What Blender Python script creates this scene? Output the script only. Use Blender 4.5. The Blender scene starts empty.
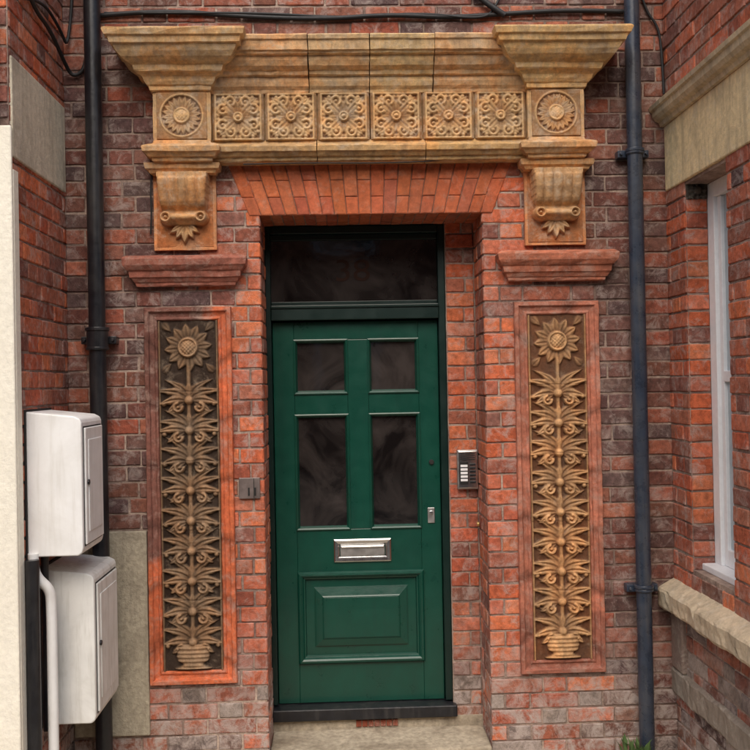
import bpy, math, random
import numpy as np
from mathutils import Matrix, Vector
R=random.Random(7); NR=np.random.RandomState(5)
sc=bpy.context.scene
sc.view_settings.view_transform='Standard'; sc.view_settings.look='None'; sc.view_settings.exposure=0
def s2l(c): return tuple(((v/255.)/12.92 if v<=10 else (((v/255.)+.055)/1.055)**2.4) for v in c)
def empty(n,parent=None):
    o=bpy.data.objects.new(n,None); sc.collection.objects.link(o); o.parent=parent; return o
HOUSE=empty("brick_house")
# ---------------------------------------------------------------- materials
def newmat(n):
    m=bpy.data.materials.new(n); m.use_nodes=True; nt=m.node_tree; b=nt.nodes["Principled BSDF"]; return m,nt,b
def noise(nt,scale,detail=4,rough=.6,vec=None,dist=0):
    n=nt.nodes.new("ShaderNodeTexNoise"); n.inputs["Scale"].default_value=scale; n.inputs["Detail"].default_value=detail
    n.inputs["Roughness"].default_value=rough; n.inputs["Distortion"].default_value=dist
    if vec: nt.links.new(vec,n.inputs["Vector"])
    return n.outputs["Fac"]
def ramp(nt,fac,a,b,ca=(0,0,0,1),cb=(1,1,1,1)):
    r=nt.nodes.new("ShaderNodeValToRGB"); e=r.color_ramp.elements
    if a<=b: e[0].position=a; e[1].position=b; e[0].color=ca; e[1].color=cb
    else: e[0].position=b; e[1].position=a; e[0].color=cb; e[1].color=ca
    nt.links.new(fac,r.inputs[0]); return r.outputs[0]
def mix(nt,fac,a,b,mode='MIX'):
    m=nt.nodes.new("ShaderNodeMix"); m.data_type='RGBA'; m.blend_type=mode
    for s,v in ((0,fac),(6,a),(7,b)):
        if isinstance(v,(int,float)): m.inputs[s].default_value=v
        elif isinstance(v,tuple): m.inputs[s].default_value=v if len(v)==4 else v+(1,)
        else: nt.links.new(v,m.inputs[s])
    return m.outputs[2]
def math_(nt,op,a,b):
    m=nt.nodes.new("ShaderNodeMath"); m.operation=op
    for i,v in enumerate((a,b)):
        if isinstance(v,(int,float)): m.inputs[i].default_value=v
        else: nt.links.new(v,m.inputs[i])
    return m.outputs[0]
def pos(nt,scale=None):
    g=nt.nodes.new("ShaderNodeNewGeometry")
    if scale is None: return g.outputs["Position"]
    mp=nt.nodes.new("ShaderNodeMapping"); mp.inputs["Scale"].default_value=scale; nt.links.new(g.outputs["Position"],mp.inputs[0]); return mp.outputs[0]
def bump(nt,b,hs,dist=.004,strength=1.):
    tot=None
    for f,w in hs:
        v=math_(nt,'MULTIPLY',f,w); tot=v if tot is None else math_(nt,'ADD',tot,v)
    bp=nt.nodes.new("ShaderNodeBump"); bp.inputs["Distance"].default_value=dist; bp.inputs["Strength"].default_value=strength
    nt.links.new(tot,bp.inputs["Height"]); nt.links.new(bp.outputs[0],b.inputs["Normal"])
def attr_mat(n,fine=.45,soot=.5,sootcol=(.03,.025,.024),white=.25,whitecol=(.42,.38,.34),rough=.88,bd=.004,streak=0.0,spec=.25,low=False,warm=0.,wt=.53):
    m,nt,b=newmat(n); P=pos(nt)
    at=nt.nodes.new("ShaderNodeAttribute"); at.attribute_name="Col"; c=at.outputs["Color"]
    n1=noise(nt,38,5,.72,P); n2=noise(nt,5,4,.65,P,.4); n3=noise(nt,13,5,.78,P,.6); n4=noise(nt,260,2,.6,P)
    c=mix(nt,1.0,c,ramp(nt,n1,.28,.72,(1-fine,)*3+(1,),(1+fine*.7,)*3+(1,)),'MULTIPLY')
    if warm: c=mix(nt,math_(nt,'MULTIPLY',ramp(nt,n2,.52,.40),warm),c,mix(nt,1.,c,(1.05,.80,.60),'MULTIPLY'))
    sm=math_(nt,'MULTIPLY',ramp(nt,n2,.48,.70),soot); c=mix(nt,sm,c,sootcol)
    wm=math_(nt,'MULTIPLY',ramp(nt,n3,wt,wt+.17),white)
    if low:
        g=nt.nodes.new("ShaderNodeNewGeometry"); sp_=nt.nodes.new("ShaderNodeSeparateXYZ"); nt.links.new(g.outputs["Position"],sp_.inputs[0])
        z=math_(nt,'ADD',math_(nt,'MULTIPLY',n2,.9),sp_.outputs[2]); mr=nt.nodes.new("ShaderNodeMapRange"); nt.links.new(z,mr.inputs[0])
        mr.inputs[1].default_value=-.35; mr.inputs[2].default_value=-1.0; mr.inputs[3].default_value=0; mr.inputs[4].default_value=.95
        wm=math_(nt,'MAXIMUM',wm,math_(nt,'MULTIPLY',ramp(nt,n3,.41,.58),mr.outputs[0]))
    c=mix(nt,wm,c,whitecol)
    sp=math_(nt,'MULTIPLY',ramp(nt,n4,.60,.72),.35); c=mix(nt,sp,c,sootcol)
    if streak:
        ns=noise(nt,1,4,.65,pos(nt,(22,22,2.2))); c=mix(nt,math_(nt,'MULTIPLY',ramp(nt,ns,.48,.68),streak),c,sootcol)
    nt.links.new(c,b.inputs["Base Color"]); b.inputs["Roughness"].default_value=rough; b.inputs["Specular IOR Level"].default_value=spec
    bump(nt,b,[(n1,.7),(n4,.35),(n3,.4)],bd)
    return m
def plain(n,col,rough=.5,metal=0,var=.25,dirt=0,dirtcol=(.05,.04,.03),bd=.001,scale=30,spec=.5,coat=0,streak=0):
    m,nt,b=newmat(n); P=pos(nt); n1=noise(nt,scale,4,.65,P); n2=noise(nt,3.5,5,.7,P,.5)
    c=mix(nt,1.0,col+(1,),ramp(nt,n1,.3,.7,(1-var,)*3+(1,),(1+var,)*3+(1,)),'MULTIPLY')
    if dirt: c=mix(nt,math_(nt,'MULTIPLY',ramp(nt,n2,.45,.72),dirt),c,dirtcol)
    if streak:
        ns=noise(nt,1,4,.65,pos(nt,(30,30,2.4))); c=mix(nt,math_(nt,'MULTIPLY',ramp(nt,ns,.5,.72),streak),c,dirtcol)
    nt.links.new(c,b.inputs["Base Color"]); b.inputs["Metallic"].default_value=metal
    nt.links.new(ramp(nt,n1,.2,.8,(rough*.8,)*3+(1,),(min(1,rough*1.25),)*3+(1,)),b.inputs["Roughness"])
    b.inputs["Specular IOR Level"].default_value=spec; b.inputs["Coat Weight"].default_value=coat
    bump(nt,b,[(n1,.5),(n2,1.)],bd)
    return m
M_BRICK=attr_mat("weathered_brick",.5,.36,white=.6,whitecol=(.46,.38,.34),bd=.006,low=True,wt=.49)
M_ARCH=attr_mat("rubbed_brick",.35,.4,(.08,.045,.035),.35,(.44,.32,.25),.85,.004)
M_TERRA=attr_mat("terracotta_relief",.38,.42,(.17,.125,.09),.5,(.60,.51,.39),.87,.004,streak=.4,warm=.6,wt=.49)
M_PANEL=attr_mat("relief_terracotta",.40,.40,(.08,.055,.04),.28,(.46,.36,.26),.88,.004,streak=.35,warm=.4,wt=.53)
M_RED=attr_mat("red_terracotta",.4,.35,(.07,.035,.03),.5,(.46,.33,.27),.78,.004,wt=.49)
M_STONE=attr_mat("painted_stone",.22,.4,(.20,.17,.13),.4,(.70,.65,.55),.87,.006,streak=.4)
def mortar():
    m,nt,b=newmat("lime_mortar"); P=pos(nt); n1=noise(nt,60,5,.7,P); n2=noise(nt,2.2,4,.7,P,.5); n3=noise(nt,9,4,.7,P)
    c=mix(nt,ramp(nt,n2,.38,.62),s2l((130,108,98))+(1,),s2l((192,170,154))+(1,))
    c=mix(nt,math_(nt,'MULTIPLY',ramp(nt,n3,.47,.65),.6),c,s2l((88,66,60))+(1,))
    c=mix(nt,1.,c,ramp(nt,n1,.3,.7,(.7,.7,.7,1),(1.2,1.2,1.2,1)),'MULTIPLY')
    nt.links.new(c,b.inputs["Base Color"]); b.inputs["Roughness"].default_value=.95; bump(nt,b,[(n1,1.),(n3,1.)],.008); return m
M_MORT=mortar()
M_GREEN=plain("green_gloss_paint",s2l((11,66,53)),.3,0,.12,.2,(.010,.030,.026),.0020,12,.5,.15,streak=.25)
M_DKGREEN=plain("dark_green_paint",s2l((8,34,30)),.35,0,.12,.1,(.005,.01,.01),.001,12)
M_BLACK=plain("black_gloss_paint",s2l((26,27,32)),.32,0,.3,.35,(.07,.065,.06),.002,25,streak=.4)
M_PIPE=plain("blue_black_paint",s2l((46,55,70)),.28,0,.25,.4,(.12,.115,.11),.002,18,streak=.4)
M_CHROME=plain("polished_metal",(.78,.77,.75),.22,1,.08,.1,(.3,.28,.25),.0005)
M_STEEL=plain("dull_steel",(.50,.49,.48),.45,1,.15,.2,(.15,.13,.12),.0006)
M_WHITE=plain("white_plastic",(.86,.86,.85),.5,0,.04,.25,(.52,.49,.43),.001,8,streak=.3)
M_WHITE2=plain("dirty_white_plastic",(.80,.80,.77),.55,0,.06,.5,(.42,.40,.34),.001,8,streak=.55)
M_WPAINT=plain("white_gloss_paint",(.86,.87,.88),.4,0,.05,.15,(.5,.48,.44),.001)
M_RENDER=plain("cream_render",s2l((242,236,220)),.9,0,.08,.2,s2l((200,190,172)),.005,60,.2)
M_CEMENT=plain("cement_render",s2l((172,162,142)),.92,0,.22,.6,s2l((104,94,82)),.012,40,.2,streak=.4)
M_CONC=plain("concrete_step",s2l((176,164,144)),.9,0,.3,.75,s2l((104,90,74)),.010,40,.2)
M_GROUND=plain("asphalt",(.055,.055,.055),.9,0,.35,.3,(.09,.085,.08),.01,80,.3)
M_RUBBER=plain("black_cable",(.015,.015,.016),.6,0,.2)
M_DARK=plain("dark_recess",(.012,.011,.010),.7,0,.3)
M_PLAQUE=plain("grey_metal",s2l((120,108,104)),.45,.4,.2,.4,s2l((70,60,58)))
M_NUM=plain("bronze_numerals",s2l((52,36,30)),.8,.0,.2,spec=.1)
def glass():
    m,nt,b=newmat("dark_glazing"); P=pos(nt); n=noise(nt,3.6,4,.6,P,.8); n2=noise(nt,7,3,.5,P)
    c=mix(nt,ramp(nt,n,.38,.66),(.007,.006,.006,1),(.048,.040,.037,1)); nt.links.new(c,b.inputs["Base Color"])  # patchy grey in the base colour paints in vague reflections
    b.inputs["Roughness"].default_value=.05; b.inputs["Specular IOR Level"].default_value=.65; bump(nt,b,[(n2,1.)],.0014,.5); return m
M_GLASS=glass()
M_WGLASS=plain("window_glass",(.42,.48,.52),.08,0,.2,.3,(.16,.18,.20),.0005,4)
# ---------------------------------------------------------------- mesh helpers
def mk(name,vs,fs,mat,parent=None,cols=None,smooth=False):
    me=bpy.data.meshes.new(name); me.from_pydata([tuple(v) for v in vs],[],fs); me.materials.append(mat)
    if cols is not None:
        a=me.color_attributes.new("Col",'FLOAT_COLOR','POINT'); c=np.ones((len(vs),4),np.float32); c[:,:3]=np.asarray(cols); a.data.foreach_set("color",c.ravel())
    if smooth: me.polygons.foreach_set("use_smooth",[True]*len(me.polygons))
    me.update(); o=bpy.data.objects.new(name,me); sc.collection.objects.link(o); o.parent=parent; return o
def const_col(o,col):
    me=o.data; a=me.color_attributes.new("Col",'FLOAT_COLOR','POINT'); c=np.ones((len(me.vertices),4),np.float32); c[:,:3]=col; a.data.foreach_set("color",c.ravel())
def box(name,x0,x1,y0,y1,z0,z1,mat,parent=None,bev=.003,col=None):
    vs=[(x,y,z) for x in (x0,x1) for y in (y0,y1) for z in (z0,z1)]
    fs=[(0,1,3,2),(4,6,7,5),(0,4,5,1),(2,3,7,6),(0,2,6,4),(1,5,7,3)]
    o=mk(name,vs,fs,mat,parent)
    if col is not None: const_col(o,col)
    if bev:
        b=o.modifiers.new("b",'BEVEL'); b.width=bev; b.segments=2
    return o
def tube(name,pts,r,mat,parent=None,res=6,poly=False):
    cu=bpy.data.curves.new(name,'CURVE'); cu.dimensions='3D'; cu.bevel_depth=r; cu.bevel_resolution=res; cu.use_fill_caps=True
    sp=cu.splines.new('POLY' if poly else 'NURBS'); sp.points.add(len(pts)-1)
    for i,p in enumerate(pts): sp.points[i].co=(*p,1)
    if not poly: sp.use_endpoint_u=True; sp.order_u=3; sp.resolution_u=8
    cu.materials.append(mat); o=bpy.data.objects.new(name,cu); sc.collection.objects.link(o); o.parent=parent
    dg=bpy.context.evaluated_depsgraph_get(); me=bpy.data.meshes.new_from_object(o.evaluated_get(dg)); bpy.data.objects.remove(o)
    me.polygons.foreach_set("use_smooth",[True]*len(me.polygons))
    o=bpy.data.objects.new(name,me); sc.collection.objects.link(o); o.parent=parent; return o
# bricks
Z0=-1.66; CH=.0755; JO=.0075
S=lambda L:[s2l(c) for c in L]
DARK=S([(114,80,72),(100,73,68),(124,84,72),(134,86,70),(96,73,71),(108,78,74),(120,75,65)])
ORAN=S([(204,112,74),(194,100,66),(184,96,70),(208,120,82),(190,104,76),(196,112,84)])
MIDB=S([(166,98,76),(150,90,72),(174,106,82),(138,87,75),(158,86,66)])
GREYB=S([(150,136,126),(124,110,102),(138,112,102),(112,98,94),(156,110,92)])
MORTC=s2l((184,160,144))
def colf(x,y,z,face):
    r=R.random()
    if face in('L','Rt'):
        if z<-.9: pal=GREYB if r<.4 else DARK if r<.65 else MIDB
        else: pal=ORAN if r<.65 else MIDB if r<.99 else DARK
        if face=='L' and z>1.2: pal=DARK if r<.1 else MIDB if r<.6 else ORAN
    else:
        ax=abs(x)
        if ax<.70 and z<1.29: pal=ORAN if r<.88 else MIDB
        elif ax<.78 and z<1.29: pal=MIDB if r<.7 else ORAN
        else:
            pal=DARK if r<.78 else MIDB
            if z>1.85: pal=DARK if r<.42 else MIDB
        if z<-1.22:
            pal=GREYB if r<.4 else (MIDB if r<.75 else ORAN) if ax<1.1 else DARK
        if ax<.56 and y>.01 and R.random()<.35: pal=MIDB
    c=pal[R.randrange(len(pal))]; k=R.uniform(.84,1.14)
    return tuple(v*k for v in c)
def one_brick(V,F,C,u0,u1,v0,v1,mapf,col,flip,h0=.006,jit=1.):
    L=u1-u0; H=v1-v0
    if L<.012 or H<.012: return
    n=max(1,int(round((L-.01)/.045))); m=2 if H>.04 else 1
    us=[0,.0045]+[.0045+(L-.009)*i/n for i in range(1,n)]+[L-.0045,L]
    vs=[0,.0045]+[.0045+(H-.009)*i/m for i in range(1,m)]+[H-.0045,H]
    h=h0+R.uniform(-.0028,.0022)*jit; tu=R.uniform(-.0015,.0015)*jit; tv=R.uniform(-.001,.001)*jit
    base=len(V); nu=len(us); nv=len(vs); sm=R.uniform(0,.8)*jit if R.random()<.55 else 0
    for j,v in enumerate(vs):
        for i,u in enumerate(us):
            eu=i in(0,nu-1); ev=j in(0,nv-1)
            hh=h+tu*(u/L-.5)*2+tv*(v/H-.5)*2+R.uniform(-.0005,.0005)
            uu=u+(R.uniform(-.0010,.0026)*jit*(1 if i==0 else -1 if i==nu-1 else 0)); vv=v+(R.uniform(-.0010,.0024)*jit*(1 if j==0 else -1 if j==nv-1 else 0))
            if eu or ev: hh-=.0026+R.uniform(0,.0022)*jit
            if eu and ev:
                k=R.uniform(.001,.005)*jit; uu+=k*(1 if i==0 else -1); vv+=k*(1 if j==0 else -1)
            V.append(mapf(u0+uu,v0+vv,hh)); e=sm*R.random() if (eu or ev) else sm*.3*R.random()
            C.append(tuple(q*(.9 if (eu or ev) else 1)*(1-e)+e*mc for q,mc in zip(col,MORTC)))
    for j in range(nv-1):
        for i in range(nu-1):
            a=base+j*nu+i; q=(a,a+1,a+nu+1,a+nu); F.append(q if not flip else q[::-1])
    ring=[i for i in range(nu)]+[j*nu+nu-1 for j in range(1,nv)]+[(nv-1)*nu+i for i in range(nu-2,-1,-1)]+[j*nu for j in range(nv-2,0,-1)]
    b2=len(V)
    for k in ring:
        i=k%nu;j=k//nu; V.append(mapf(u0+us[i],v0+vs[j],-.003)); C.append(col)
    for k in range(len(ring)):
        a=base+ring[k]; b=base+ring[(k+1)%len(ring)]; c=b2+(k+1)%len(ring); d=b2+k; q=(a,d,c,b); F.append(q if not flip else q[::-1])
def courses(V,F,C,u0,u1,v0,v1,mapf,face,flip=False,phase=0.,holes=()):
    k=int(math.floor((v0-Z0)/CH))
    while True:
        a=Z0+k*CH; b=a+CH
        if a>=v1-.005: break
        za=max(a+JO/2,v0); zb=min(b-JO/2,v1)
        if zb-za>.012:
            zc=(za+zb)/2; segs=[(u0,u1)]
            for (hu0,hu1,hv0,hv1) in holes:
                if hv0<zc<hv1:
                    ns=[]
                    for s in segs:
                        if s[1]<=hu0 or s[0]>=hu1: ns.append(s)
                        else:
                            if s[0]<hu0: ns.append((s[0],hu0))
                            if s[1]>hu1: ns.append((hu1,s[1]))
                    segs=ns
            for (s0,s1) in segs:
                U=.3525; off=phase+(k%2)*.1765+R.uniform(-.008,.008); cuts=[]; t=math.floor((s0-off)/U)*U+off-U
                while t<s1+U:
                    cuts+= [t,t+.235+R.uniform(-.005,.005)]; t+=U
                cuts=[c for c in cuts if s0+.035<c<s1-.035]
                e=[s0]+cuts+[s1]
                for i in range(len(e)-1):
                    p=e[i]+(JO/2 if i>0 else 0)+R.uniform(-.001,.001)*(i>0); q=e[i+1]-(JO/2 if i<len(e)-2 else 0)
                    xm,ym,zm=mapf((p+q)/2,zc,0); dz=R.uniform(-.0016,.0016)
                    one_brick(V,F,C,p,q,za+dz,zb+dz,mapf,colf(xm,ym,zm,face),flip)
        k+=1
XL=-1.455; XR=1.44; TOP=3.1; DY=.30
front=lambda y:(lambda u,v,h:(u,y-h,v))
def core(n,*a): return box(n,*a,M_MORT,HOUSE,0)
core("wall_core_left",XL-.8,-.54,0,.6,-1.8,1.04)
core("wall_core_right",.54,XR+1.2,0,.6,-1.8,1.04)
core("wall_core_top",XL-.8,XR+1.2,0,.6,1.04,TOP)
core("porch_return_core",.385,.54,DY,.6,-1.8,1.04)
core("side_wall_core_left",XL-.8,XL,-.76,0,-1.8,TOP)
WY0,WY1,WZ0,WZ1=-.72,-.25,-.66,1.11
core("bay_core_far",XR,XR+1.2,WY1,0,-1.8,TOP); core("bay_core_near",XR,XR+1.2,-1.25,WY0,-1.8,TOP)
core("bay_core_top",XR,XR+1.2,WY0,WY1,WZ1,TOP); core("bay_core_bottom",XR,XR+1.2,WY0,WY1,-1.8,WZ0)
V,F,C=[],[],[]
f0=front(0)
courses(V,F,C,XL,-.534,-1.66,1.285,f0,'F',phase=.05); courses(V,F,C,.534,XR,-1.66,1.285,f0,'F',phase=.02,)
courses(V,F,C,XL,XR,1.285,2.5,f0,'F',phase=.1)
courses(V,F,C,.003,DY,-1.6,1.04,lambda u,v,h:(-.54+h,u,v),'F',flip=False)
courses(V,F,C,.003,DY-.004,-1.6,1.04,lambda u,v,h:(.54-h,u,v),'F',flip=True)
courses(V,F,C,.388,.53,-1.6,1.04,front(DY),'F',phase=.3)
courses(V,F,C,-.755,-.006,-1.66,2.5,lambda u,v,h:(XL+h,u,v),'L',flip=False,phase=.07)
courses(V,F,C,-1.24,-.006,-1.66,2.5,lambda u,v,h:(XR-h,u,v),'Rt',flip=True,phase=.12,holes=[(WY0,WY1,WZ0,WZ1),])
courses(V,F,C,XR+.002,XR+.10,WZ0,WZ1,lambda u,v,h:(u,WY1-h,v),'Rt')
courses(V,F,C,XL-.8,XL-.003,1.30,2.5,front(-.76),'L',phase=.2)
courses(V,F,C,XR+.003,XR+1.2,-1.66,2.5,front(-1.25),'Rt',phase=.2)
mk("brickwork",V,F,M_BRICK,HOUSE,C)
# flat arch of soldier bricks (front + soffit)
V,F,C=[],[],[]
n=20
ARCHC=S([(192,104,66),(184,98,64),(196,110,72),(176,94,66),(188,100,62)])
for i in range(n):
    a0=-1+2*i/n; a1=-1+2*(i+1)/n; g=.0013; L=(a1-a0)*.6
    cA=lambda: tuple(v*R.uniform(.92,1.06) for v in ARCHC[R.randrange(5)])
    col=cA()
    def mp2(u,v,h):
        t=(v-1.036)/.249; half=.585+.10*t; fr=a0+(a1-a0)*(u/L); return (fr*half,-h-.004,v)
    z_split=1.036+ (.165 if i%2 else .085)
    one_brick(V,F,C,g,L-g,1.036,z_split-.0010,mp2,col,False,jit=.25)
    one_brick(V,F,C,g,L-g,z_split+.0010,1.285,mp2,cA(),False,jit=.25)
    def mp3(u,v,h):
        fr=a0+(a1-a0)*(u/L); return (fr*.54,v,1.04-h*.8)
    one_brick(V,F,C,g,L-g,.006,.22,mp3,col,True); one_brick(V,F,C,g,L-g,.228,DY,mp3,col,True)
mk("flat_arch",V,F,M_ARCH,HOUSE,C)
# ---------------------------------------------------------------- mouldings
def nz(a=.0008): return R.uniform(-a,a)
def loft(name,x0,x1,y0,prof,mat,col,left=True,right=True,back=.0,parent=HOUSE,seg=.04,cvar=.14):
    V,F,C=[],[],[]; nx=max(2,int((x1-x0)/seg)); rings=[]
    ph=R.uniform(0,9)
    for (z,p) in prof:
        a=x0-(p if left else 0); b=x1+(p if right else 0); yf=y0-p; ring=[]
        for q in [(a,back)]+[(a+(b-a)*i/nx,yf) for i in range(nx+1)]+[(b,back)]:
            ring.append(len(V)); w=.0018*math.sin(q[0]*9+z*13+ph)
            V.append((q[0]+nz(.0016),q[1]+nz(.0018)+w,z+nz(.0014)+w*.6)); k=1+R.uniform(-cvar,cvar); C.append(tuple(v*k for v in col))
        rings.append(ring)
    for r0,r1 in zip(rings[:-1],rings[1:]):
        for i in range(len(r0)-1): F.append((r0[i],r0[i+1],r1[i+1],r1[i]))
    F.append(tuple(rings[0][::-1])); F.append(tuple(rings[-1]))
    return mk(name,V,F,mat,parent,C)
BUFF=s2l((220,182,132)); BUFF2=s2l((212,166,116)); BUFFO=s2l((212,146,98))
prof=[(0,0),(.003,.010),(.022,.012),(.026,.020),(.040,.030),(.058,.036),(.070,.052),(.074,.066),(.080,.070),(.100,.076),(.104,.084),(.112,.098),(.126,.118),(.146,.134),(.166,.144),(.172,.148),(.175,.160),(.198,.166),(.204,.178),(.226,.186),(.232,.186),(.238,.176),(.240,.150)]
prof2=[(0,0),(.003,.008),(.016,.012),(.030,.026),(.050,.034),(.072,.036),(.076,.052),(.092,.058),(.096,.066),(.108,.084),(.130,.096),(.150,.100),(.154,.118),(.162,.122),(.166,.132),(.206,.138),(.212,.146),(.228,.150),(.236,.142),(.238,.12)]
cz=1.60
joints=[-.76,-.285,0.,.30,.76]
for i in range(4):
    loft("cornice",joints[i]+.0022,joints[i+1]-.0022,-.078,[(cz+z-.006,p) for z,p in prof2],M_TERRA,tuple(v*R.uniform(.88,1.02) for v in BUFF),False,False)
for s in(-1,1):
    a,b=sorted((s*.75,s*1.013)); loft("cornice_end",a,b,-.118,[(cz+z,p) for z,p in prof],M_TERRA,tuple(v*R.uniform(.92,1.02) for v in BUFF))
    loft("cornice_weathering",a-.15,b+.15,-.25,[(cz+.2405,.0),(cz+.262,-.13)],M_STONE,s2l((90,80,66)))
loft("cornice_weathering_mid",-.59,.59,-.19,[(cz+.2345,.0),(cz+.262,-.1)],M_STONE,s2l((90,80,66)),False,False)
sh=[(1.272,0),(1.275,.006),(1.290,.010),(1.293,.022),(1.306,.034),(1.312,.046),(1.334,.050),(1.340,.046),(1.352,.022),(1.358,.004),(1.372,.0)]
for i,(a,b) in enumerate([(-.745,-.255),(-.251,.258),(.262,.745)]):
    loft("frieze_shelf",a,b,-.078,[(z+.004,p) for z,p in sh],M_TERRA,tuple(v*R.uniform(.86,.98) for v in BUFF2),False,False)
for s in(-1,1):
    a,b=sorted((s*.748,s*1.010)); loft("frieze_shelf_end",a,b,-.118,sh,M_TERRA,BUFF2)
    a,b=sorted((s*.745,s*1.013)); loft("frieze_end_block",a,b,-.112,[(1.372,0),(1.42,0),(1.50,0),(1.56,0),(1.60,0)],M_TERRA,BUFF)
    a,b=sorted((s*.738,s*1.032)); loft("corbel_block",a,b,-.028,[(.873,0),(.90,0),(1.0,0),(1.1,0),(1.235,0)],M_TERRA,BUFFO)
    loft("corbel_cap",a+.006,b-.006,-.07,[(1.225,.0),(1.228,.012),(1.240,.018),(1.246,.030),(1.262,.034),(1.2715,.034)],M_TERRA,BUFF2)
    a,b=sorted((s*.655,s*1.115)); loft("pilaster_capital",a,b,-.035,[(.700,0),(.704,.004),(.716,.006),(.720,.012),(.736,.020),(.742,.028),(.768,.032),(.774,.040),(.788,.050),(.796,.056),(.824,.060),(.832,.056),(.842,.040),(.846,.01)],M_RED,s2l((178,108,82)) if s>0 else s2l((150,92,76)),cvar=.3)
    loft("frieze_back",min(s*.002,s*.745),max(s*.002,s*.745),-.07,[(1.372,0),(1.48,0),(1.60,0)],M_TERRA,tuple(v*.5 for v in BUFF),False,False)
# ---------------------------------------------------------------- relief height fields
def sstep(a,b,x): t=np.clip((x-a)/(b-a),0,1); return t*t*(3-2*t)
def petal(X,Zz,cx,cz,ang,ln,wd,h,groove=.35,pw=.8,curl=0.,serr=0.):
    dx,dz=math.cos(ang),math.sin(ang); t=((X-cx)*dx+(Zz-cz)*dz)/ln; d=-(X-cx)*dz+(Zz-cz)*dx-curl*ln*np.clip(t,0,1)**2
    tc=np.clip(t,1e-4,1-1e-4); w=wd*np.sin(np.pi*tc**pw)*(1-serr*np.abs(np.sin(tc*math.pi*3.5)))+1e-5; q=1-(d/w)**2
    r=np.where((t>0)&(t<1)&(q>0),h*np.clip(q,0,1)**.45*(.35+.65*tc),0)
    return r*(1-groove*np.exp(-(d/(wd*.18))**2))
def dome(X,Zz,cx,cz,r,h):
    q=1-((X-cx)**2+(Zz-cz)**2)/r**2; return h*np.sqrt(np.clip(q,0,1))
def torus(X,Zz,cx,cz,r,w,h):
    d=np.abs(np.hypot(X-cx,Zz-cz)-r); return h*np.sqrt(np.clip(1-(d/w)**2,0,1))
def arc(X,Zz,cx,cz,r,w,h,a0,a1):
    A=np.arctan2(Zz-cz,X-cx); m=((A-a0)%(2*math.pi))<((a1-a0)%(2*math.pi)); return torus(X,Zz,cx,cz,r,w,h)*m
def sunflower(X,Zz,cx,cz,r,h,n=14,fat=.16):
    H=np.zeros_like(X)
    for i in range(n):
        a=2*math.pi*i/n+.1; H=np.maximum(H,petal(X,Zz,cx+r*.3*math.cos(a),cz+r*.3*math.sin(a),a,r*.7,r*fat,h*.8,.45,.9))
    H=np.maximum(H,dome(X,Zz,cx,cz,r*.36,h*1.1)); H=np.maximum(H,torus(X,Zz,cx,cz,r*.36,r*.07,h*.95))
    d=np.hypot(X-cx,Zz-cz)<r*.3; H=H+d*h*.14*np.sin(X*900/ (r/.045))*np.sin(Zz*900/(r/.045)); return H
def relief(name,x0,x1,z0,z1,ybase,fn,mat,cbase,crecess,res=.0028,parent=HOUSE,hmax=.02,t0=.1,t1=.75):
    nx=int((x1-x0)/res)+1; nzz=int((z1-z0)/res)+1
    X,Zz=np.meshgrid(np.linspace(x0,x1,nx),np.linspace(z0,z1,nzz)); H=fn(X,Zz)
    H=H+.0005*NR.randn(*H.shape)
    for _ in range(2): H[1:-1,1:-1]=(H[1:-1,1:-1]*4+H[:-2,1:-1]+H[2:,1:-1]+H[1:-1,:-2]+H[1:-1,2:])/8
    Y=ybase-H; Y[0,:]=ybase+.02; Y[-1,:]=ybase+.02; Y[:,0]=ybase+.02; Y[:,-1]=ybase+.02
    t=sstep(t0,t1,H/hmax)[...,None]; cb=np.array(cbase); cd=np.array(crecess)
    col=cd+(cb-cd)*t  # low parts coloured darker: dirt and recess shade painted together by height
    vs=np.stack([X,Y,Zz],-1).reshape(-1,3); idx=np.arange(nx*nzz).reshape(nzz,nx)
    q=np.stack([idx[:-1,:-1],idx[:-1,1:],idx[1:,1:],idx[1:,:-1]],-1).reshape(-1,4).tolist()
    return mk(name,vs.tolist(),q,mat,parent,col.reshape(-1,3),True)
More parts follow.
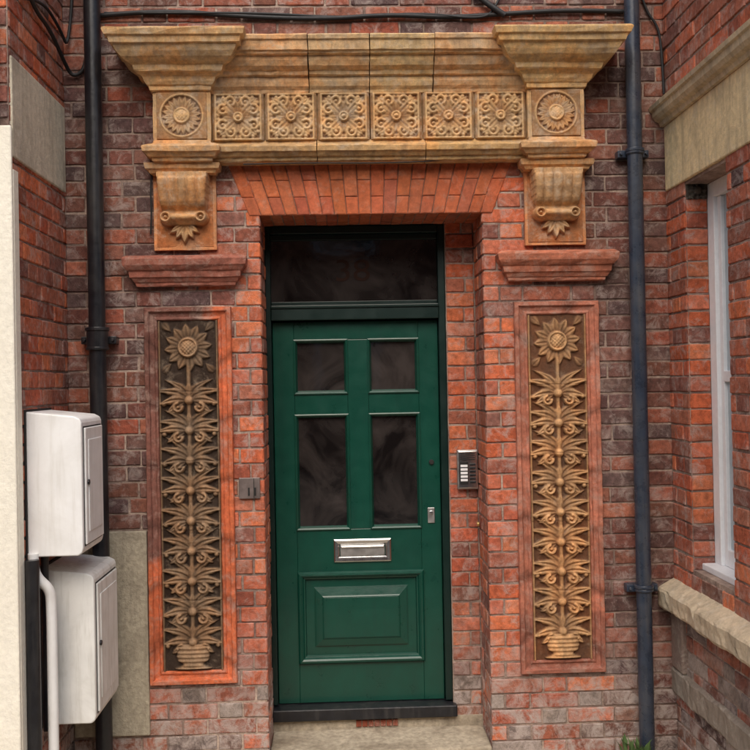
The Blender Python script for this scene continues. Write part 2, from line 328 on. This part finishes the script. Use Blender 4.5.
def panel_fn(cx,zt,zb,hw,seed):
    rr=random.Random(seed)
    zs=zt-.128; zv=zb+.122; nt=9; step=(zs-.118-zv)/nt
    jit=[[rr.uniform(-1,1) for _ in range(40)] for _ in range(nt)]
    def fn(X,Zz):
        x=X-cx; H=np.zeros_like(X)+.001; ax=np.abs(x)
        H=np.maximum(H,.015*sstep(hw-.010,hw-.006,ax))
        H=np.maximum(H,sunflower(X,Zz,cx,zs,.115,.028,12,.22))
        for sx in(-1,1):
            for sz in(-1,1): H=np.maximum(H,petal(x,Zz,sx*.122,zs+sz*.118,math.atan2(-sz,-sx),.06,.02,.018,.4,.6))
        H=np.maximum(H,np.where((Zz<zs-.09)&(Zz>zb+.09),.016*np.sqrt(np.clip(1-(ax/.012)**2,0,1)),0))
        for k in range(nt):
            z=zv+k*step; J=jit[k]; i=0; q=step/.135; jx=J[30]*.004
            # each tier: a pair of broad acanthus leaves whose lobes rise outward then droop
            for (a,l,w,h,dx,dz,cu) in [(74,.118,.026,.026,.004,.028,-.75),(50,.132,.030,.031,.008,.018,-.66),(20,.122,.028,.034,.014,.008,-.48),(-14,.094,.024,.029,.020,.002,-.25)]:
                H=np.maximum(H,petal(ax,Zz,dx,z+dz*q,math.radians(a+J[i]*4),l*(1+J[i+6]*.05),w,h*(1+J[i+12]*.08),.50,.80,cu,.16)); i+=1
            H=np.maximum(H,arc(ax,Zz,.052+jx,z-.022,.019,.0085,.031,-3.4,1.6)); H=np.maximum(H,dome(ax,Zz,.052+jx,z-.022,.009,.031))
            H=np.maximum(H,dome(ax,Zz,.118,z-.006,.013,.022))
            H=np.maximum(H,dome(x,Zz,0,z+.010,.022,.036)); H=np.maximum(H,petal(x,Zz,0,z+.022,math.pi/2,.080,.019,.028,.45,.8))
        vz=(Zz-zb)/.12; pf=.044+.034*np.sin(np.clip(vz,0,1)*math.pi*.9)-.016*np.exp(-((vz-.25)/.08)**2)+.02*np.exp(-((vz-.92)/.05)**2)+.038*np.exp(-((vz-.06)/.07)**2)
        m=(vz>.04)&(vz<1.0); H=np.where(m&(ax<pf),.018*np.sqrt(np.clip(1-(ax/pf)**2,0,1))+.009+.0035*np.sin(vz*38),H)
        for zj in (zb+.33,zb+.66,zb+.99,zb+1.32): H=H-np.exp(-((Zz-zj-.001*np.sin(X*60))/.0016)**2)*np.clip(H,.003,.006)
        return H
    return fn
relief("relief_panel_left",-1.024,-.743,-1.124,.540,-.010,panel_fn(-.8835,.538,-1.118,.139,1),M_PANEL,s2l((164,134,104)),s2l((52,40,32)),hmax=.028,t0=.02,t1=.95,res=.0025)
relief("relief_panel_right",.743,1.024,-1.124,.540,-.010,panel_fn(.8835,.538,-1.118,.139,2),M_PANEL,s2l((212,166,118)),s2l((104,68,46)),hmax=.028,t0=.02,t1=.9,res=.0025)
def tile_fn(cx,cz,hw):
    def fn(X,Zz):
        x=np.abs(X-cx); z=np.abs(Zz-cz); H=np.zeros_like(X)+.004; e=np.maximum(x,z)
        H=np.maximum(H,.017*(sstep(hw-.013,hw-.009,e)-sstep(hw-.002,hw+.002,e)*.6))
        a=math.pi/4
        H=np.maximum(H,petal(x,z,.010,.010,a,.112,.026,.024,.45,.8))
        H=np.maximum(H,petal(x,z,.016,.004,math.radians(6),.070,.016,.017,.35,1.0)); H=np.maximum(H,petal(x,z,.004,.016,math.radians(84),.070,.016,.017,.35,1.0))
        H=np.maximum(H,arc(x,z,.072,.036,.021,.0095,.021,-2.6,2.2)); H=np.maximum(H,arc(x,z,.036,.072,.021,.0095,.021,-.7,4.2))
        H=np.maximum(H,dome(x,z,.072,.036,.010,.022)); H=np.maximum(H,dome(x,z,.036,.072,.010,.022))
        H=np.maximum(H,dome(x,z,.090,.068,.012,.017)); H=np.maximum(H,dome(x,z,.068,.090,.012,.017)); H=np.maximum(H,dome(x,z,.092,.010,.012,.014)); H=np.maximum(H,dome(x,z,.010,.092,.012,.014))
        H=np.maximum(H,torus(X-cx,Zz-cz,0,0,.019,.007,.022)); H=np.maximum(H,dome(X-cx,Zz-cz,0,0,.013,.028))
        return H
    return fn
tw=1.488/6
for i in range(6):
    cx=-.744+tw*(i+.5); k=R.uniform(.82,1.05)
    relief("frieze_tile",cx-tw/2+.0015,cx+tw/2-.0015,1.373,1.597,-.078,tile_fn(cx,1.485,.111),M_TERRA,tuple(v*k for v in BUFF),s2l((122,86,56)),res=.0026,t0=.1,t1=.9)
for s in(-1,1):
    cx=s*.879
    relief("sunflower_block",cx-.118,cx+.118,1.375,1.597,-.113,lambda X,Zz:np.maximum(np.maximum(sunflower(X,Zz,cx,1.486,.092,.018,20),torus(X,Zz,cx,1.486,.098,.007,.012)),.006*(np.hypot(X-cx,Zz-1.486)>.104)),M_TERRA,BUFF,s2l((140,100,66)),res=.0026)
    cx=s*.885
    def con(X,Zz):
        ax=np.abs(X-cx); pz=np.interp(Zz,[.90,.985,.99,1.005,1.03,1.05,1.06,1.09,1.14,1.18,1.225],[0,0,.040,.058,.058,.042,.050,.072,.092,.100,.100])
        hw=np.interp(Zz,[.90,.985,1.02,1.06,1.08,1.23],[.06,.082,.100,.102,.108,.120])
        fl=.018*np.abs(np.cos(ax/.045*math.pi))**.6
        H=np.where((ax<hw)&(Zz>.985),pz-.006+fl*sstep(1.055,1.075,Zz)*(1-sstep(1.190,1.205,Zz)*.6),0)
        H=np.maximum(H,np.where(Zz<1.06,torus(ax,Zz,.082,1.020,.020,.011,.075),0)); H=np.maximum(H,dome(ax,Zz,.082,1.020,.012,.082))
        H=np.maximum(H,np.where((ax<.06),.07*np.sqrt(np.clip(1-((Zz-1.02)/.026)**2,0,1)),0))
        for a,l,w in[(-90,.098,.020),(-62,.086,.018),(-118,.086,.018),(-35,.085,.017),(-145,.085,.017)]:
            H=np.maximum(H,petal(X,Zz,cx,.998,math.radians(a),l,w,.040,.4,.9))
        return H
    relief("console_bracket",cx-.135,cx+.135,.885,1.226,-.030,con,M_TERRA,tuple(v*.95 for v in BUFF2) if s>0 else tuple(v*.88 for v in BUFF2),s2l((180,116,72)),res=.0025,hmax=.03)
def ringframe(name,x0,x1,z0,z1,prof,mat,colfn):
    V,F,C=[],[],[]; rs=[]
    nxs=6;nzs=48; hv=[R.uniform(.8,1.12) for _ in range(60)]
    for di,(d,h) in enumerate(prof):
        a,b,c,e=x0+d,x1-d,z0+d,z1-d; ring=[]
        pts=[(a+(b-a)*i/nxs,c) for i in range(nxs)]+[(b,c+(e-c)*i/nzs) for i in range(nzs)]+[(b-(b-a)*i/nxs,e) for i in range(nxs)]+[(a,e-(e-c)*i/nzs) for i in range(nzs)]
        for pi,p in enumerate(pts):
            k=hv[(pi//8)%60]*(.55 if pi%8==0 and nxs<pi else 1)
            ring.append(len(V)); V.append((p[0]+nz(.0016),-h+nz(.0012)+(.003 if pi%8==0 and pi>nxs else 0),p[1]+nz())); C.append(tuple(v*k for v in colfn(p[0],p[1])))
        rs.append(ring)
    for r0,r1 in zip(rs[:-1],rs[1:]):
        m=len(r0)
        for i in range(m): F.append((r0[i],r0[(i+1)%m],r1[(i+1)%m],r1[i]))
    return mk(name,V,F,mat,HOUSE,C)
fp=[(0,0),(.001,.022),(.004,.028),(.020,.030),(.023,.026),(.026,.018),(.034,.015),(.046,.013),(.050,.019),(.056,.023),(.060,.022),(.064,.016),(.067,.004)]
def fl(x,z):
    k=R.uniform(.85,1.1); c=s2l((204,108,70)) if (x>-.80 or z<-.6 ) else s2l((134,88,76))
    return tuple(v*k for v in c)
def fr_(x,z):
    k=R.uniform(.85,1.1); c=s2l((188,118,94)) if z>-.9 else s2l((156,98,80))
    return tuple(v*k for v in c)
ringframe("panel_frame_left",-1.090,-.677,-1.187,.603,fp,M_RED,fl); ringframe("panel_frame_right",.677,1.090,-1.187,.603,fp,M_RED,fr_)
# ---------------------------------------------------------------- door
DOOR=empty("front_door",HOUSE); y=DY+.05
lx0,lx1,lz0,lz1=-.508,.345,-1.415,.545
D=lambda n,a,b,c,d,y0=y,y1=y+.045,m=M_GREEN,bv=.003: box(n,a,b,y0,y1,c,d,m,DOOR,bv)
gx=[(-.400,-.126),(-.018,.242)]
D("stile_left",lx0,gx[0][0],lz0,lz1); D("stile_right",gx[1][1],lx1,lz0,lz1); D("stile_mid",gx[0][1],gx[1][0],-.526,.452,y+.0005)
D("rail_top",gx[0][0],gx[1][1],.452,lz1,y+.001); D("rail_cross_l",gx[0][0],gx[0][1],.066,.174,y+.001); D("rail_cross_r",gx[1][0],gx[1][1],.066,.174,y+.001)
D("rail_lock",gx[0][0],gx[1][1],-.745,-.526,y+.001); D("rail_bottom",gx[0][0],gx[1][1],lz0,-1.21,y+.001)
def bead(n,x0,x1,z0,z1,prof,mat,par,yb):
    V,F=[],[];rs=[]
    for d,h in prof:
        a,b,c,e=x0+d,x1-d,z0+d,z1-d; rs.append(len(V)); V+= [(a,yb-h,c),(b,yb-h,c),(b,yb-h,e),(a,yb-h,e)]
    for k in range(len(rs)-1):
        for i in range(4): F.append((rs[k]+i,rs[k]+(i+1)%4,rs[k+1]+(i+1)%4,rs[k+1]+i))
    return mk(n,V,F,mat,par)
for (a,b) in gx:
    for c,d in[(.174,.452),(-.526,.066)]:
        bead("glazing_bead",a-.004,b+.004,c-.004,d+.004,[(0,-.004),(.001,.006),(.006,.008),(.012,.004),(.016,-.008),(.020,-.016),(.021,-.024)],M_GREEN,DOOR,y)
        D("glass_pane",a+.006,b-.006,c+.006,d-.006,y+.022,y+.028,M_GLASS,0)
bead("bolection_moulding",-.400,.247,-1.212,-.743,[(-.002,-.01),(-.001,.012),(.006,.020),(.016,.022),(.024,.016),(.030,.006),(.036,.004),(.040,-.010)],M_GREEN,DOOR,y)
bead("raised_panel",-.365,.212,-1.177,-.778,[(0,-.012),(.045,-.010),(.052,-.008),(.053,.000),(.088,.010),(.094,.014),(.19,.014)],M_GREEN,DOOR,y)
D("raised_field",-.268,.115,-1.080,-.875,y-.0165,y+.01,M_GREEN,.001)
bead("letter_plate_frame",-.212,.082,-.695,-.578,[(-.001,-.001),(.0,.008),(.006,.012),(.022,.010),(.028,.004)],M_CHROME,DOOR,y)
D("letter_plate_flap",-.180,.050,-.665,-.608,y-.006,y+.0,M_STEEL,.004)
D("letter_plate_lip",-.176,.046,-.622,-.612,y-.016,y-.005,M_CHROME,.004)
def cyl(n,x,yy,z,r,dp,mat,par,axis='Y',seg=28):
    bpy.ops.mesh.primitive_cylinder_add(radius=r,depth=dp,vertices=seg,location=(x,yy,z),rotation=(math.pi/2,0,0) if axis=='Y' else (0,math.pi/2,0) if axis=='X' else (0,0,0))
    o=bpy.context.object; o.name=n; o.data.materials.append(mat); o.parent=par; b=o.modifiers.new("b",'BEVEL'); b.width=min(r,dp)*.2; b.segments=2; return o
D("escutcheon",.275,.312,-.505,-.425,y-.006,y,M_STEEL,.006); cyl("keyhole",.293,y-.008,-.45,.010,.012,M_CHROME,DOOR); cyl("latch_cylinder",.300,y-.004,-.19,.013,.014,M_DARK,DOOR)
FR=lambda n,a,b,c,d,y0=DY+.012,y1=DY+.10,m=M_DKGREEN: box(n,a,b,y0,y1,c,d,m,DOOR,.004)
FR("frame_jamb_left",-.539,-.511,-1.41,1.035); FR("frame_jamb_right",.348,.384,-1.41,1.035); FR("frame_head",-.511,.348,.995,1.035)
FR("transom_bar",-.511,.348,.552,.612,DY+.002); FR("transom_drip",-.511,.348,.612,.628,DY-.006)
box("fanlight_glass",-.511,.348,DY+.055,DY+.06,.628,.995,M_GLASS,DOOR,0)
box("fanlight_glazing_bar",-.511,.348,DY+.04,DY+.06,.628,.65,M_DKGREEN,DOOR,.003); box("fanlight_glazing_bead",-.511,.348,DY+.04,DY+.06,.965,.995,M_DKGREEN,DOOR,.003)
cu=bpy.data.curves.new("t",'FONT'); cu.body="38"; cu.size=.16; cu.extrude=.001; cu.align_x='CENTER'; to=bpy.data.objects.new("t",cu); sc.collection.objects.link(to)
dg=bpy.context.evaluated_depsgraph_get(); me=bpy.data.meshes.new_from_object(to.evaluated_get(dg)); bpy.data.objects.remove(to); me.materials.clear(); me.materials.append(M_NUM)
to=bpy.data.objects.new("house_number",me); sc.collection.objects.link(to); to.parent=DOOR; to.location=(-.09,DY+.0535,.755); to.rotation_euler=(math.pi/2,0,0); to.scale=(1.2,1,1)
box("door_sill",-.536,.40,DY-.045,DY+.12,-1.478,-1.418,M_BLACK,HOUSE,.006)
box("sill_riser",-.536,.536,DY-.01,DY+.12,-1.60,-1.481,M_CONC,HOUSE,.002)
for i in range(7): box("air_vent",-.115+i*.031,-.088+i*.031,DY-.018,DY-.009,-1.522,-1.488,M_RED,HOUSE,.002,col=s2l((140,74,54)))
box("door_step",-.533,.533,-.01,DY-.012,-1.75,-1.530,M_CONC,HOUSE,.010)
box("hall_back",-.54,.54,.6,.62,-1.8,1.04,M_DARK,HOUSE,0)
PL=empty("metal_plaque",HOUSE); box("plate",-.655,-.555,-.018,-.004,-.315,-.215,M_PLAQUE,PL,.003)
for i in range(2): box("slot",-.612+i*.030,-.604+i*.030,-.021,-.017,-.300,-.262,M_DARK,PL,.001)
box("plate_seam",-.585,-.582,-.0205,-.0175,-.312,-.218,M_DARK,PL,0)
IC=empty("door_intercom"); box("body",.424,.530,DY-.040,DY-.004,-.325,-.125,M_STEEL,IC,.005)
box("face_plate",.430,.524,DY-.044,DY-.039,-.318,-.132,M_CHROME,IC,.003); box("label_strip",.436,.478,DY-.047,DY-.043,-.300,-.185,M_DARK,IC,.002)
for i in range(6): box("call_button",.486,.516,DY-.050,DY-.043,-.205-i*.018,-.193-i*.018,M_BLACK,IC,.002)
for i in range(5): box("name_label",.439,.475,DY-.0485,DY-.046,-.212-i*.018,-.200-i*.018,M_WPAINT,IC,.001)
for i in range(4): box("speaker_slot",.440,.514,DY-.046,DY-.0435,-.146-i*.010,-.142-i*.010,M_DARK,IC,0)
cyl("bell_push",.533-.012,.24,-.50,.012,.012,plain("brass",(.7,.5,.2),.35,.8),HOUSE,'X')
# ---------------------------------------------------------------- left block, render etc
def hbox(n,x0,x1,y0,y1,z0,z1,mat,col,bev=.006): 
    return box(n,x0,x1,y0,y1,z0,z1,mat,HOUSE,bev,col=col)
hbox("stone_lintel_block",XL-.1,XL+.012,-.752,-.02,1.15,1.555,M_STONE,s2l((214,204,182)))
hbox("rendered_pier",XL-.8,XL+.012,-.775,-.757,-1.8,1.27,M_RENDER,None)
hbox("pier_cladding",XL-.012,XL+.014,-.757,-.70,-1.8,1.10,M_RENDER,None,.003)
hbox("cement_plinth",XL+.01,-1.093,-.026,0,-1.42,-.455,M_CEMENT,None)
hbox("bay_stone_lintel",XR-.014,XR+.2,-1.262,-.02,1.125,1.44,M_STONE,s2l((236,214,168)))
mp_=[(1.44,.0),(1.442,.016),(1.46,.022),(1.468,.04),(1.485,.052),(1.510,.056),(1.516,.066),(1.534,.07),(1.556,.02)]
pr=[]
for z,p in mp_:
    pr+= [(XR-.012-p,-.006,z),(XR-.012-p,-1.26-p,z),(XR+.5,-1.26-p,z)]
F=[]
for k in range(len(mp_)-1):
    for i in range(2): a=k*3+i; F.append((a,a+3,a+4,a+1))
o=mk("bay_string_course",pr,F,M_STONE,HOUSE); const_col(o,s2l((216,198,164)))
def rough_slab(n,x0,x1,y0,y1,z0,z1,mat,col,slope=0,amp=.0022):
    V,F=[],[]; ny=44; prof=[(x1,z0),(x0+.03,z0),(x0+.008,z0+.006),(x0,z0+.020),(x0+.002,(z0+z1)/2),(x0,z1-.012),(x0+.008,z1-.002),(x0+.03,z1+slope*.1),(x1,z1+slope)]
    ph=R.uniform(0,6)
    for j in range(ny+1):
        yy=y0+(y1-y0)*j/ny; lo=.0035*math.sin(yy*11+ph)+.002*math.sin(yy*29)
        for i,p in enumerate(prof):
            e=.008 if (R.random()<.08 and i in(3,5,6)) else 0
            V.append((p[0]+R.uniform(-amp,amp)+lo+e,yy,p[1]+R.uniform(-amp,amp)*.7+lo*.4-e*.5))
    m=len(prof)
    for j in range(ny):
        for i in range(m-1): a=j*m+i; F.append((a,a+1,a+m+1,a+m))
    F.append(tuple(range(m))); F.append(tuple(range(ny*m,ny*m+m))[::-1])
    o=mk(n,V,F,mat,HOUSE); const_col(o,col); return o
rough_slab("bay_window_sill",XR-.085,XR+.16,-1.33,-.008,-.885,-.785,M_STONE,s2l((208,190,162)),.13)
rough_slab("bay_plinth_course",XR-.03,XR+.05,-1.28,-.008,-1.30,-1.17,M_STONE,s2l((150,138,126)),.01)
box("bay_lower_pier",XR-.03,XR+.02,-.16,-.012,-1.17,-.90,M_STONE,HOUSE,.01,col=s2l((140,118,108)))
WN=empty("sash_window",HOUSE); wx=XR+.10
W=lambda n,y0,y1,z0,z1,x0=wx,x1=wx+.06,m=M_WPAINT: box(n,x0,x1,y0,y1,z0,z1,m,WN,.004)
W("box_frame_far",WY1-.075,WY1,WZ0+.03,WZ1); W("box_frame_near",WY0,WY0+.06,WZ0+.03,WZ1); W("frame_head",WY0+.06,WY1-.075,WZ1-.07,WZ1); W("frame_sill",WY0,WY1,WZ0,WZ0+.03,wx-.06)
W("sash_stile_far",WY1-.115,WY1-.076,WZ0+.031,WZ1-.071,wx+.015,wx+.05); W("meeting_rail",WY0+.06,WY1-.115,.20,.25,wx+.012,wx+.05); W("sash_bottom_rail",WY0+.06,WY1-.115,WZ0+.031,WZ0+.11,wx+.015,wx+.05)
W("window_pane",WY0+.06,WY1-.115,WZ0+.11,WZ1-.071,wx+.03,wx+.034,M_WGLASS)
W("room_dark",WY0,WY1,WZ0,WZ1,wx+.07,wx+.08,M_DARK)
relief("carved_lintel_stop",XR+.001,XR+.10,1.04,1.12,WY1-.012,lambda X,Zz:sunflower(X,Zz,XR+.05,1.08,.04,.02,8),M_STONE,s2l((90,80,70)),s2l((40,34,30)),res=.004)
# ---------------------------------------------------------------- pipes
def pipe(name,x,yy,r,mat,collars,z0=-1.62,z1=TOP-.1):
    P=empty(name); tube("shaft",[(x,yy,z0),(x,yy,-.2),(x,yy,.9),(x,yy,z1)],r,mat,P,8,True)
    for z,h,k in collars:
        cyl("socket",x,yy,z,r*k,h,mat,P,'Z',32); cyl("socket_rim",x,yy,z+h/2,r*(k+.14),.016,mat,P,'Z',32); cyl("socket_rim",x,yy,z-h/2+.01,r*(k+.08),.012,mat,P,'Z',32)
        box("ear_plate",x-r*2.1,x+r*2.1,yy+.02,-.006,z-.018,z+.018,mat,P,.004)
        for s in(-1,1): cyl("fixing_nail",x+s*r*1.7,yy+.016,z,.007,.02,mat,P)
    return P
pipe("downpipe",-1.292,-.085,.039,M_BLACK,[(.45,.10,1.28),(2.4,.1,1.28)])
pipe("downpipe",1.262,-.080,.036,M_PIPE,[(1.30,.022,1.12),(-.78,.026,1.14),(2.6,.1,1.25)])
tube("cable",[(-1.30,-.02,1.99),(-1.0,-.02,2.02),(-.6,-.02,1.985),(-.2,-.02,1.97),(.1,-.025,1.99),(.4,-.02,1.975),(.7,-.02,1.995),(1.0,-.02,2.01),(1.24,-.02,2.0)],.011,M_RUBBER)
tube("cable",[(-1.25,-.02,2.005),(-.9,-.03,2.0),(-.5,-.025,2.0),(-.1,-.02,1.975),(.25,-.025,2.0),(.55,-.03,1.96),(.62,-.02,2.02),(.66,-.02,2.12)],.006,M_RUBBER)
tube("cable",[(.50,-.03,2.10),(.58,-.035,2.03),(.66,-.035,1.98)],.014,M_RUBBER)
tube("cable",[(XL+.02,-.7,1.95),(XL+.02,-.5,1.84),(XL+.03,-.3,1.83),(XL+.03,-.05,1.74),(-1.40,-.02,1.70),(-1.34,-.02,1.74),(-1.33,-.02,1.95),(-1.33,-.02,2.2)],.009,M_RUBBER)
tube("cable",[(XL+.02,-.7,1.80),(XL+.02,-.4,1.93),(XL+.02,-.1,1.90),(-1.42,-.02,1.82),(-1.40,-.02,2.1)],.007,M_RUBBER)
tube("cable",[(1.32,-.02,2.12),(1.35,-.02,2.0),(1.41,-.02,1.93),(1.425,-.02,1.80),(1.43,-.02,1.6)],.006,M_RUBBER)
tube("cable",[(-1.03,-.04,1.28),(-1.045,-.035,1.18),(-1.04,-.035,1.05),(-1.05,-.02,.95)],.004,M_RUBBER)
tube("cable",[(.55,-.02,1.30),(.3,-.088,1.268),(0,-.088,1.262),(-.35,-.088,1.268),(-.6,-.085,1.264)],.003,M_RUBBER)
# ---------------------------------------------------------------- meter boxes on left side wall
def meter(name,y0,y1,z0,z1,w,MW):
    P=empty(name); xa=XL+.012; xb=XL+w
    pts=[(xa,z0),(xb-.02,z0),(xb-.005,z0+.012),(xb,z0+.03),(xb,z1-.05),(xb-.006,z1-.034),(xb-.03,z1-.022),(xa,z1)]
    V=[(p[0],y0,p[1]) for p in pts]+[(p[0],y1,p[1]) for p in pts]; m=len(pts)
    F=[tuple(range(m)),tuple(range(m,2*m))[::-1]]+[(i,i+m,(i+1)%m+m,(i+1)%m) for i in range(m)]
    o=mk("body",V,F,MW,P); b=o.modifiers.new("b",'BEVEL'); b.width=.006; b.segments=3; b.limit_method='ANGLE'; b.angle_limit=.6
    box("door_gap",xb-.002,xb+.002,y0+.022,y1-.022,z0+.035,z1-.065,M_DARK,P,0)
    box("door",xb-.001,xb+.010,y0+.028,y1-.028,z0+.041,z1-.071,MW,P,.004)
    box("door_panel",xb+.009,xb+.014,y0+.06,y1-.06,z0+.09,z1-.12,MW,P,.004)
    cyl("lock",xb+.012,y0+.05,(z0+z1)/2,.011,.012,M_BLACK,P,'X')
    box("back_plate",XL+.004,XL+.014,y0-.01,y1+.01,z0-.01,z1+.008,M_DARK,P,.002)
    return P
meter("meter_box",-.655,-.325,-.455,.135,.235,M_WHITE)
meter("meter_box",-.50,-.10,-1.19,-.535,.235,M_WHITE2)
tube("waste_pipe",[(-1.42,-.66,-.44),(-1.42,-.66,-.50),(-1.405,-.65,-.545),(-1.365,-.63,-.59),(-1.362,-.62,-.65),(-1.362,-.62,-.9),(-1.362,-.62,-1.3),(-1.362,-.62,-1.66)],.021,M_WHITE,None,8)
tube("conduit",[(XL+.04,-.69,-.46),(XL+.04,-.69,-1.0),(XL+.04,-.69,-1.66)],.028,M_BLACK,None,6,True)
tube("conduit",[(XL+.05,-.56,-1.19),(XL+.05,-.56,-.9),(XL+.05,-.56,-.46)],.016,M_BLACK,None,6,True)
SG=empty("wall_sign"); box("board",XL-.45,XL-.035,-.80,-.785,1.285,1.75,M_WPAINT,SG,.002); box("red_band",XL-.45,XL-.034,-.804,-.80,1.30,1.60,plain("red_paint",s2l((190,40,50)),.4),SG,.001)
# weed
V,F=[],[]
for i in range(90):
    a=R.uniform(0,6.28); r=R.uniform(.005,.06); h=R.uniform(.04,.19); bx=1.20+R.uniform(-.06,.06); by=-.13+R.uniform(-.03,.03); bz=-1.64
    tx=bx+r*math.cos(a)*1.6; ty=by+r*math.sin(a); w=R.uniform(.005,.012); k=len(V); pxx,pyy=-math.sin(a)*w,math.cos(a)*w
    mx,my,mz=bx*.4+tx*.6,by*.4+ty*.6,bz+h*.8
    V+= [(bx,by,bz),(mx+pxx,my+pyy,mz),(tx,ty,bz+h),(mx-pxx,my-pyy,mz+.004)]; F.append((k,k+1,k+2,k+3))
mk("weed_plant",V,F,plain("weed_leaf",(.08,.14,.04),.6),None)
mk("ground",[(-60,-60,-1.66),(60,-60,-1.66),(60,60,-1.66),(-60,60,-1.66)],[(0,1,2,3)],M_GROUND)
box("pavement",-8,8,-2.6,-.0,-1.70,-1.64,M_CONC,None,.005)
# house across the street (what the door glass and chrome reflect)
OPP=empty("terraced_house"); MB=plain("street_brick",s2l((140,86,66)),.9,0,.3,.3,(.06,.04,.035),.01,20,.2)
box("facade",-22,22,-22,-15,-1.66,6.5,MB,OPP,.02)
mk("roof",[(-22.3,-14.7,6.5),(22.3,-14.7,6.5),(22.3,-18.5,9),(-22.3,-18.5,9)],[(0,1,2,3)],plain("slate",(.06,.06,.07),.6),OPP)
for i in range(9):
    x=-20+i*5
    for z in(-.4,3.0):
        box("window_frame",x-.65,x+.65,-15.03,-14.97,z,z+1.9,M_WPAINT,OPP,.01); box("window_glass",x-.55,x+.55,-15.0,-14.955,z+.1,z+1.8,M_GLASS,OPP,0)
    box("street_door",x+1.6,x+2.5,-15.03,-14.96,-1.6,.5,M_DKGREEN,OPP,.01)
# ---------------------------------------------------------------- light
w=bpy.data.worlds.new("World"); sc.world=w; w.use_nodes=True; nt=w.node_tree; bg=nt.nodes["Background"]
sk=nt.nodes.new("ShaderNodeTexSky"); sk.sky_type='NISHITA'; sk.sun_disc=False; el=math.radians(46); az=math.radians(186)
sk.sun_elevation=el; sk.sun_rotation=az; sk.air_density=1.0; sk.dust_density=5; sk.ozone_density=.6
nt.links.new(sk.outputs[0],bg.inputs[0]); bg.inputs[1].default_value=.15
d=Vector((math.sin(az)*math.cos(el),math.cos(az)*math.cos(el),math.sin(el)))
sl=bpy.data.lights.new("sun",'SUN'); sl.energy=2.3; sl.angle=math.radians(70); sl.color=(1,.98,.95); so=bpy.data.objects.new("sun",sl); sc.collection.objects.link(so)
so.rotation_euler=d.to_track_quat('Z','Y').to_euler(); so.location=d*10
# ---------------------------------------------------------------- camera
Cx,Cz,Dd,psi,th,rho=(-0.1651,0.2282,4.57,0.0369,0.0076,0.019)
def lin(a,b,c):
    dd=c*math.cos(th)-b*math.sin(th); z=b*math.cos(th)+c*math.sin(th); return Vector((a*math.cos(psi)+dd*math.sin(psi),dd*math.cos(psi)-a*math.sin(psi),z))
Rv=lin(math.cos(rho),-math.sin(rho),0); U=lin(math.sin(rho),math.cos(rho),0); Fw=lin(0,0,1)
M=Matrix(((Rv.x,U.x,-Fw.x,Cx),(Rv.y,U.y,-Fw.y,-Dd),(Rv.z,U.z,-Fw.z,Cz),(0,0,0,1)))
cd=bpy.data.cameras.new("camera"); cd.sensor_width=36; cd.lens=952/750*36; cd.clip_end=500; co=bpy.data.objects.new("camera",cd); sc.collection.objects.link(co); co.matrix_world=M; sc.camera=co
